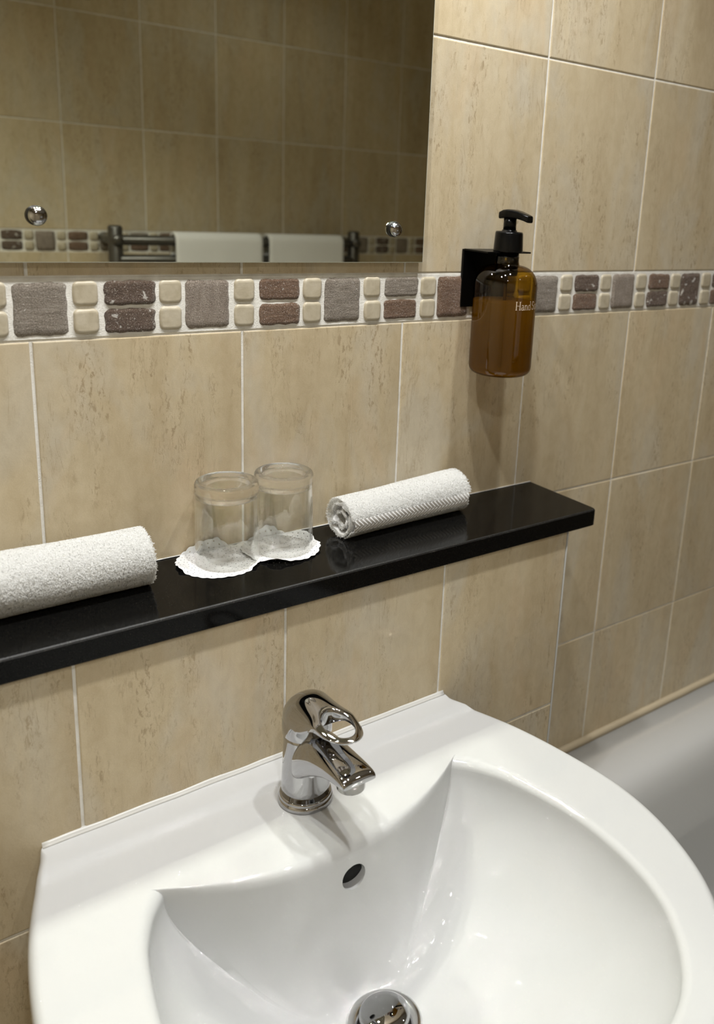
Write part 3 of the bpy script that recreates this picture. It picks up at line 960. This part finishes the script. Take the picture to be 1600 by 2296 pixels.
# lettering as raised strokes on the bottle face
def arc(cx, cy, rx, ry, a0, a1, n=12):
    return [(cx + rx * math.cos(math.radians(a0 + (a1 - a0) * i / n)), cy + ry * math.sin(math.radians(a0 + (a1 - a0) * i / n))) for i in range(n + 1)]
TH, TN = 0.085, 0.04
G = {
    'H': (0.80, [([(0.14, 0), (0.14, 1)], TH), ([(0.62, 0), (0.62, 1)], TH), ([(0.14, 0.5), (0.62, 0.5)], TN), ([(0.02, 0.015), (0.27, 0.015)], TN), ([(0.50, 0.015), (0.75, 0.015)], TN), ([(0.02, 0.985), (0.27, 0.985)], TN), ([(0.50, 0.985), (0.75, 0.985)], TN)]),
    'a': (0.47, [(arc(0.20, 0.44, 0.13, 0.15, 160, 0), TN + 0.02), ([(0.33, 0.44), (0.33, 0.08), (0.38, 0.02), (0.45, 0.05)], TH * 0.85), (arc(0.19, 0.155, 0.145, 0.155, 75, 340), TN + 0.03)]),
    'n': (0.60, [([(0.12, 0), (0.12, 0.60)], TH * 0.85), ([(0.02, 0.55), (0.12, 0.60)], TN), (arc(0.28, 0.40, 0.15, 0.19, 160, 0), TN + 0.02), ([(0.43, 0.42), (0.43, 0)], TH * 0.85), ([(0.02, 0.015), (0.22, 0.015)], TN), ([(0.34, 0.015), (0.54, 0.015)], TN)]),
    'd': (0.57, [(arc(0.22, 0.29, 0.17, 0.29, 60, 300, 18), TN + 0.03), ([(0.41, 1.04), (0.41, 0.02), (0.51, 0.03)], TH * 0.85), ([(0.31, 1.0), (0.41, 1.04)], TN)]),
    ' ': (0.16, []),
    'S': (0.58, [(arc(0.28, 0.74, 0.18, 0.245, 25, 250, 12) + arc(0.28, 0.255, 0.20, 0.245, 75, -150, 14), TN + 0.035), ([(0.45, 0.98), (0.455, 0.76)], TN), ([(0.08, 0.03), (0.075, 0.27)], TN)]),
    'o': (0.54, [(arc(0.26, 0.30, 0.19, 0.30, 0, 360, 24), TN + 0.025)]),
    'p': (0.57, [([(0.12, -0.34), (0.12, 0.60)], TH * 0.85), ([(0.02, 0.55), (0.12, 0.60)], TN), (arc(0.30, 0.30, 0.17, 0.29, 130, -130, 18), TN + 0.03), ([(0.02, -0.325), (0.23, -0.325)], TN)]),
}
CAPH = 0.0098; z0t = 0.0835; vs = []; fs = []
cur = 0.0; total = sum(G[c][0] for c in 'Hand Soap')
for c in 'Hand Soap':
    adv, strokes = G[c]
    for pts, th in strokes:
        # subdivide long segments so they bend with the glass
        P2 = [pts[0]]
        for a, b in zip(pts, pts[1:]):
            nseg = max(1, int(math.hypot(b[0] - a[0], b[1] - a[1]) / 0.12))
            for k in range(1, nseg + 1): P2.append((a[0] + (b[0] - a[0]) * k / nseg, a[1] + (b[1] - a[1]) * k / nseg))
        base = len(vs)
        for i, p in enumerate(P2):
            q0 = P2[max(0, i - 1)]; q1 = P2[min(len(P2) - 1, i + 1)]
            d = Vector((q1[0] - q0[0], q1[1] - q0[1])); d.normalize(); nrm = Vector((-d.y, d.x)) * th / 2
            for s in (-1, 1):
                X = (cur + p[0] + nrm.x * s - total / 2) * CAPH; Z = z0t + (p[1] + nrm.y * s) * CAPH
                ang = X / RB
                vs.append(((RB + 0.00018) * math.sin(ang), -(RB + 0.00018) * math.cos(ang), Z))
        for i in range(len(P2) - 1):
            fs.append((base + i * 2, base + i * 2 + 1, base + i * 2 + 3, base + i * 2 + 2))
    cur += adv
obj('lettering', pydata(vs, fs), INK, bot_)

# ------------------------------------------------------------------ rolled flannels
def pile_mesh(samples, seed, ln=0.0022, wd=0.00036):
    """samples: list of (point, normal, tangent)  -> bent ribbon tufts"""
    rnd = np.random.RandomState(seed)
    n = len(samples)
    P = np.array([s[0] for s in samples]); N = np.array([s[1] for s in samples])
    T = rnd.normal(size=(n, 3)); T -= (T * N).sum(1)[:, None] * N; T /= np.linalg.norm(T, axis=1)[:, None]
    Bn = np.cross(N, T)
    L = ln * (0.55 + 0.6 * rnd.rand(n))[:, None]
    lean = (0.3 + 0.8 * rnd.rand(n))[:, None]
    p0 = P - N * 0.0004
    p1 = P + N * L * 0.45 + T * L * lean * 0.55
    p2 = P + N * L * 0.55 + T * L * lean * 1.15
    w_ = wd * (0.7 + 0.6 * rnd.rand(n))[:, None]
    V = np.stack([p0 - Bn * w_, p0 + Bn * w_, p1 + Bn * w_, p1 - Bn * w_, p2 + Bn * w_ * 0.7, p2 - Bn * w_ * 0.7], 1).reshape(-1, 3)
    base = (np.arange(n) * 6)[:, None]
    F = np.concatenate([base + np.array([3, 2, 1, 0]), base + np.array([5, 4, 2, 3])], 0)
    me = D.meshes.new('pile')
    me.vertices.add(len(V)); me.vertices.foreach_set('co', V.ravel())
    me.loops.add(F.size); me.loops.foreach_set('vertex_index', F.ravel())
    me.polygons.add(len(F)); me.polygons.foreach_set('loop_start', np.arange(len(F)) * 4)
    me.polygons.foreach_set('use_smooth', np.ones(len(F), bool))
    me.update(calc_edges=True)
    return me


def flannel(name, xa, xb, yc, rad_a, rad_b, label, seed, ntuft, band=None, zrot=0.0, squash=0.92, turns=2.6, thick=0.0068, fold=0.0018):
    """roll lying along x from xa to xb; section radius goes from rad_a to rad_b"""
    t = empty(name, (xa, yc, ZS)); t.rotation_euler = (0, 0, zrot)
    tag(t, label, 'towel', 'rolled white flannels on the black shelf')
    L = xb - xa
    def rad(u, th):
        r_ = rad_a + (rad_b - rad_a) * sst(0, 1, u)
        r_ *= 1 + 0.045 * noise.noise(Vector((u * 3.1, math.cos(th) * 1.2, math.sin(th) * 1.2 + seed))) 
        r_ *= 1 - 0.10 * max(0, math.cos(th - math.radians(-60))) ** 8
        return r_
    def S(u, th):
        r_ = rad(u, th)
        rr = rad_a + (rad_b - rad_a) * sst(0, 1, u)
        y = r_ * math.cos(th); z = rr * squash + r_ * squash * math.sin(th)
        if z < 0.0012: z = 0.0012
        return Vector((u * L, y, z))
    NU, NTh = 60, 90
    # spiral sheet: outermost turn is the surface S, then winding inward
    NSp = int(NTh * turns)
    def spiral(u, k):
        th = -2 * PI * k / NTh + math.radians(-48)
        s = S(u, th)
        c = Vector((u * L, 0, (rad_a + (rad_b - rad_a) * sst(0, 1, u)) * squash))
        shrink = max(0.12, 1 - (k / NTh) * (thick / 0.024) - 0.02)
        wob = 1 + 0.10 * noise.noise(Vector((k * 0.06, seed, u * 1.5))) * min(1, k / NTh)
        v = c + (s - c) * shrink * wob
        sh = -0.006 * (k / NSp) if u < 0.5 else 0.004 * (k / NSp)
        e = fold * noise.noise(Vector((k * 0.11, 5, seed)))
        v.x += (e + (-0.0 - sh) * 0.8) * (1 if u in (0, 1) else 0)
        return v
    verts = []; faces = []
    us = [i / NU for i in range(NU + 1)]
    for k in range(NSp + 1):
        for u in us: verts.append(spiral(u, k))
    for k in range(NSp):
        for i in range(NU):
            a = k * (NU + 1) + i; faces.append((a, a + 1, a + NU + 2, a + NU + 1))
    me = fix_normals(pydata(verts, faces, 'cloth'))
    o = obj('cloth', me, TERRY, t)
    m = o.modifiers.new('thickness', 'SOLIDIFY'); m.thickness = 0.0028; m.offset = -1
    # pile on the outer turn
    rnd = random.Random(seed); sm = []
    def normal(u, th):
        p = S(u, th); a = S(min(1, u + 0.01), th) - S(max(0, u - 0.01), th); b = S(u, th + 0.03) - S(u, th - 0.03)
        nrm = b.cross(a) if True else None
        nrm = -nrm if nrm.dot(Vector((0, math.cos(th), math.sin(th)))) < 0 else nrm
        return nrm.normalized()
    grid = {}
    for i in range(41):
        for j in range(73):
            u = i / 40; th = 2 * PI * j / 72
            grid[(i, j)] = (S(u, th), normal(u, th))
    for _ in range(ntuft):
        u = rnd.random(); th = rnd.random() * 2 * PI
        thd = math.degrees(th) % 360
        if band and band[0] < thd < band[1]: continue
        fi = u * 40; fj = th / (2 * PI) * 72
        i = min(39, int(fi)); j = min(71, int(fj)); a = fi - i; b = fj - j
        p = (grid[i, j][0] * (1 - a) + grid[i + 1, j][0] * a) * (1 - b) + (grid[i, j + 1][0] * (1 - a) + grid[i + 1, j + 1][0] * a) * b
        nn = (grid[i, j][1] * (1 - a) + grid[i + 1, j][1] * a) * (1 - b) + (grid[i, j + 1][1] * (1 - a) + grid[i + 1, j + 1][1] * a) * b
        if p.z < 0.0015: continue
        sm.append((p, nn.normalized()))
    # fringe on the ends
    for _ in range(ntuft // 10):
        u = 0.0 if rnd.random() < 0.5 else 1.0
        k = rnd.random() * NSp; p = spiral(u, k)
        if p.z < 0.002: continue
        d = Vector((-1 if u == 0 else 1, rnd.uniform(-.5, .5), rnd.uniform(-.5, .5))).normalized()
        sm.append((p, d))
    pl = obj('pile', pile_mesh(sm, seed), PILE, t); tag(pl, kind='stuff')
    if band:  # woven chevron header band
        vv = []; ff = []
        th0, th1 = math.radians(band[0]), math.radians(band[1]); NB = 14; NX = 150
        for j in range(NB + 1):
            for i in range(NX + 1):
                u = 0.02 + 0.96 * i / NX; th = th0 + (th1 - th0) * j / NB
                p = S(u, th); nn = normal(u, th)
                q = abs(((j / NB) * 2) % 2 - 1)
                h = 0.0009 * math.sin(2 * PI * (i / 4.6 + q * 1.6)) + 0.0014
                vv.append(p + nn * h)
        for j in range(NB):
            for i in range(NX):
                a = j * (NX + 1) + i; ff.append((a, a + 1, a + NX + 2, a + NX + 1))
        obj('woven_band', fix_normals(pydata(vv, ff)), PAPERCLOTH, t)
    return t


PAPERCLOTH = simple('woven_cotton', (0.94, 0.935, 0.915), 0.8)
flannel('rolled_flannel', 0.208, 0.385, -0.0395, 0.0245, 0.0270, 'rolled white flannel with a woven chevron band, right of the glasses', 3, 75000, band=(170, 206), zrot=math.radians(3), turns=1.75, thick=0.0095, fold=0.006)
flannel('rolled_flannel', -0.215, -0.013, -0.0420, 0.0300, 0.0295, 'rolled fluffy white flannel at the left end of the shelf, cut by the picture edge', 11, 105000)

# ------------------------------------------------------------------ doilies and tumblers
def doily(x, y, rot, seed, label, lift=0.0):
    NR, NA_ = 52, 180; Rm = 0.0425
    vv = []; ff = []; keep = set()
    for i in range(NR + 1):
        for j in range(NA_):
            u = i / NR; a = 2 * PI * j / NA_
            rr = Rm * u * (1 + (0.035 * abs(math.cos(a * 13)) - 0.02) * sst(0.86, 1, u))
            px, py = rr * math.cos(a), rr * math.sin(a)
            c, s = math.cos(rot), math.sin(rot)
            wx, wy = x + px * c - py * s, y + px * s + py * c
            k = sst(0.72, 1.0, u)
            z = 0.0005 + lift + k * (0.0085 * max(0, noise.noise(Vector((wx * 48, wy * 48, seed)))+0.10) + 0.0060 * max(0, noise.noise(Vector((math.cos(a) * 2.2, math.sin(a) * 2.2, seed + 4)))))
            over = wy + 0.0018
            if over > 0:     # folds up against the wall
                z += over * 0.96; wy = -0.0022 - 0.0016 * abs(noise.noise(Vector((wx * 40, 0, seed))))
            if wy < -0.126: wy = -0.126
            vv.append((wx - x, wy - y, z))
    for i in range(NR):
        for j in range(NA_):
            u = (i + .5) / NR; j2 = (j + 1) % NA_
            hole = False
            if 30 <= i < 50:
                ring = (i - 30) // 5; ph = (j + ring * 2) % 5
                if (i - 30) % 5 == (1 + j % 2) and ph == (ring % 3) : hole = True
            elif 8 < i < 30 and (i % 6 == 0) and (j // 2) % 6 == 0: hole = True
            if hole: continue
            a = i * NA_ + j; b = i * NA_ + j2; c = (i + 1) * NA_ + j2; d = (i + 1) * NA_ + j
            if i == 0: ff.append((a, c, d))
            else: ff.append((a, b, c, d))
    o = obj('doily', pydata(vv, ff), PAPER, None, (x, y, ZS))
    tag(o, label, 'doily', 'lace paper doilies under the glasses'); o.cycles.is_caustics_receiver = True
    m = o.modifiers.new('thickness', 'SOLIDIFY'); m.thickness = 0.00022
    return o


GA = (0.0745, -0.0375); GB = (0.1385, -0.0385)
doily(GA[0] - 0.009, GA[1] + 0.003, 0.3, 2.0, 'crumpled white paper doily under the left glass')
doily(GB[0] - 0.002, GB[1] + 0.002, 1.1, 6.0, 'white paper doily under the right glass, folded up the wall', 0.0007)


def tumbler(x, y, r_, h_, label, lift=0.0013):
    t = empty('tumbler', (x, y, ZS + lift)); tag(t, label, 'glass', 'upturned glass tumblers on doilies')
    th = 0.0016; rt = r_ * 0.985; b = 0.0125
    # thin wall: mouth at the bottom
    wall = [(r_ - 0.0002, 0.0), (r_, 0.0012), (r_ - 0.0001, h_ * 0.4), (rt, h_ - b)]
    inner = [(r_ - th, 0.0003), (r_ - th, h_ * 0.4), (rt - th, h_ - b - 0.0005)]
    obj('wall', fix_normals(lathe([(r_ - th, 0.0003), (r_ - 0.0008, -0.0001)] + wall, 80)), THIN, t)
    obj('inner_wall', fix_normals(lathe(inner, 80)), THIN, t)
    base = [(0.0, h_ - b - 0.0010), (rt * 0.5, h_ - b - 0.0010), (rt * 0.82, h_ - b - 0.0012), (rt - th - 0.0004, h_ - b - 0.0042), (rt - 0.0004, h_ - b - 0.0046)]
    base += [(rt, h_ - b - 0.002), (rt + 0.0002, h_ - 0.0060), (rt, h_ - 0.0032), (rt - 0.0012, h_ - 0.0010), (rt - 0.0032, h_), (rt - 0.0056, h_ - 0.0006), (rt - 0.0080, h_ - 0.0030), (rt - 0.0095, h_ - 0.0036), (rt * 0.4, h_ - 0.0036), (0.0, h_ - 0.0036)]
    gb = obj('base', fix_normals(lathe(base, 80)), GLASS, t); gb.cycles.is_caustics_caster = True
    return t


tumbler(GA[0], GA[1], 0.0325, 0.0880, 'upturned clear glass tumbler, the left and nearer of the pair')
tumbler(GB[0], GB[1], 0.0315, 0.0880, 'upturned clear glass tumbler, the right one of the pair', 0.002)

# ------------------------------------------------------------------ bath
bz = 0.5586; bx0, bx1, by0, by1 = 0.506, 2.196, -0.72, -0.0005
bath = empty('bathtub', (0.506, -0.36, 0)); tag(bath, 'white bathtub with a broad rim along the tiled wall, right of basin', 'bathtub')
vs = []; fs = []
def rrect(x0, x1, y0, y1, r_, z, n=8):
    out = []
    for cx, cy, a0 in ((x1 - r_, y1 - r_, 0), (x0 + r_, y1 - r_, 90), (x0 + r_, y0 + r_, 180), (x1 - r_, y0 + r_, 270)):
        for i in range(n + 1):
            a = math.radians(a0 + 90 * i / n); out.append(Vector((cx + r_ * math.cos(a), cy + r_ * math.sin(a), z)))
    return out
secs = [rrect(bx0, bx1, by0, by1, 0.004, 0.02), rrect(bx0, bx1, by0, by1, 0.004, bz - 0.012), rrect(bx0 + 0.001, bx1 - 0.001, by0 + 0.001, by1 - 0.0002, 0.004, bz - 0.004), rrect(bx0 + 0.006, bx1 - 0.004, by0 + 0.006, by1 - 0.001, 0.006, bz)]
for ins, dz in ((0.055, 0.0), (0.066, -0.002), (0.078, -0.010), (0.088, -0.026), (0.096, -0.055), (0.108, -0.14), (0.125, -0.26), (0.15, -0.34), (0.19, -0.385), (0.24, -0.395)):
    secs.append(rrect(bx0 + ins, bx1 - ins - 0.02, by0 + ins, by1 - ins - 0.038, min(0.16, 0.05 + ins * 0.5), bz + dz))
o = obj('tub', fix_normals(loft(secs)), ENAMEL, bath); o.location = -Vector(bath.location)
vs = []; fs = []; N = 80
for i in range(N + 1):
    x = 0.51 + 1.68 * i / N; wob = noise.noise(Vector((x * 22, 3, 0))) * 0.0014
    for yy, zz in ((-0.0004, bz + 0.011 + wob), (-0.004, bz + 0.0062 + wob), (-0.0085 + wob, bz + 0.0004), (-0.0004, bz + 0.0004)): vs.append((x, yy, zz))
for i in range(N):
    for k in range(4):
        k2 = (k + 1) % 4; fs.append((i * 4 + k, (i + 1) * 4 + k, (i + 1) * 4 + k2, i * 4 + k2))
fs.append((0, 1, 2, 3)); fs.append((N * 4 + 3, N * 4 + 2, N * 4 + 1, N * 4))
o = obj('sealant', fix_normals(pydata(vs, fs)), AGED_SIL, bath); o.location = -Vector(bath.location)

# ------------------------------------------------------------------ towel rail on the opposite wall
YR = -1.500
rail = empty('towel_rail', (0.46, YB, 0.60)); tag(rail, 'dark metal ladder towel rail on the wall opposite, seen in the mirror', 'towel rail')
def tube(p0, p1, r_, n=20):
    p0, p1 = Vector(p0), Vector(p1); d = (p1 - p0).normalized(); u = d.orthogonal().normalized(); v = d.cross(u)
    R2 = [[p + (u * math.cos(2 * PI * i / n) + v * math.sin(2 * PI * i / n)) * rr for i in range(n)] for p, rr in ((p0, r_ * 0.8), (p0 + d * r_ * 0.3, r_), (p1 - d * r_ * 0.3, r_), (p1, r_ * 0.8))]
    return fix_normals(loft(R2))
XA, XB = 0.473, 1.178
ro_ = Vector(rail.location)
def rp(name, me, mat=RAILM):
    o = obj(name, me, mat, rail); o.location = -ro_; return o
for x in (XA, XB):
    rp('post', tube((x, YR, 0.62), (x, YR, 1.298), 0.018))
for z in (1.262, 1.213, 1.164, 1.115, 1.00, 0.95, 0.90, 0.80, 0.75, 0.70): rp('rung', tube((XA, YR + 0.004, z), (XB, YR + 0.004, z), 0.013))
for x in (XA, XB):
    for z in (0.70, 1.262): rp('bracket', tube((x, YB + 0.0005, z), (x, YR + 0.026, z), 0.014))
def hang_towel(x0, x1, label, seed):
    vv = []; ff = []; NX, NP = 26, 40; zc = 1.262; rr = 0.0205
    path = []
    for i in range(15): path.append((YR + 0.004 + rr, 0.93 + (zc - 0.93) * i / 14))
    for i in range(1, 9):
        a = PI * i / 9; path.append((YR + 0.004 + rr * math.cos(a), zc + rr * math.sin(a)))
    for i in range(15): path.append((YR + 0.004 - rr, zc - (zc - 0.99) * i / 14))
    for k, (y, z) in enumerate(path):
        for i in range(NX + 1):
            x = x0 + (x1 - x0) * i / NX
            w_ = 0.003 * noise.noise(Vector((x * 14, z * 3, seed))) * min(1, abs(zc - z) * 12)
            vv.append((x - x0, y + w_ - YR, z - 0.93))
    for k in range(len(path) - 1):
        for i in range(NX):
            a = k * (NX + 1) + i; ff.append((a, a + 1, a + NX + 2, a + NX + 1))
    o = obj('hand_towel', pydata(vv, ff), TERRY, None, (x0, YR, 0.93))
    m = o.modifiers.new('thickness', 'SOLIDIFY'); m.thickness = 0.007; m.offset = 0.0
    tag(o, label, 'towel', 'towels hanging on the rail in the mirror'); return o
hang_towel(0.620, 0.866, 'white towel hanging on the rail, the left one in the mirror', 1.0)
hang_towel(0.888, 1.128, 'white towel hanging on the rail, the right one in the mirror', 5.0)
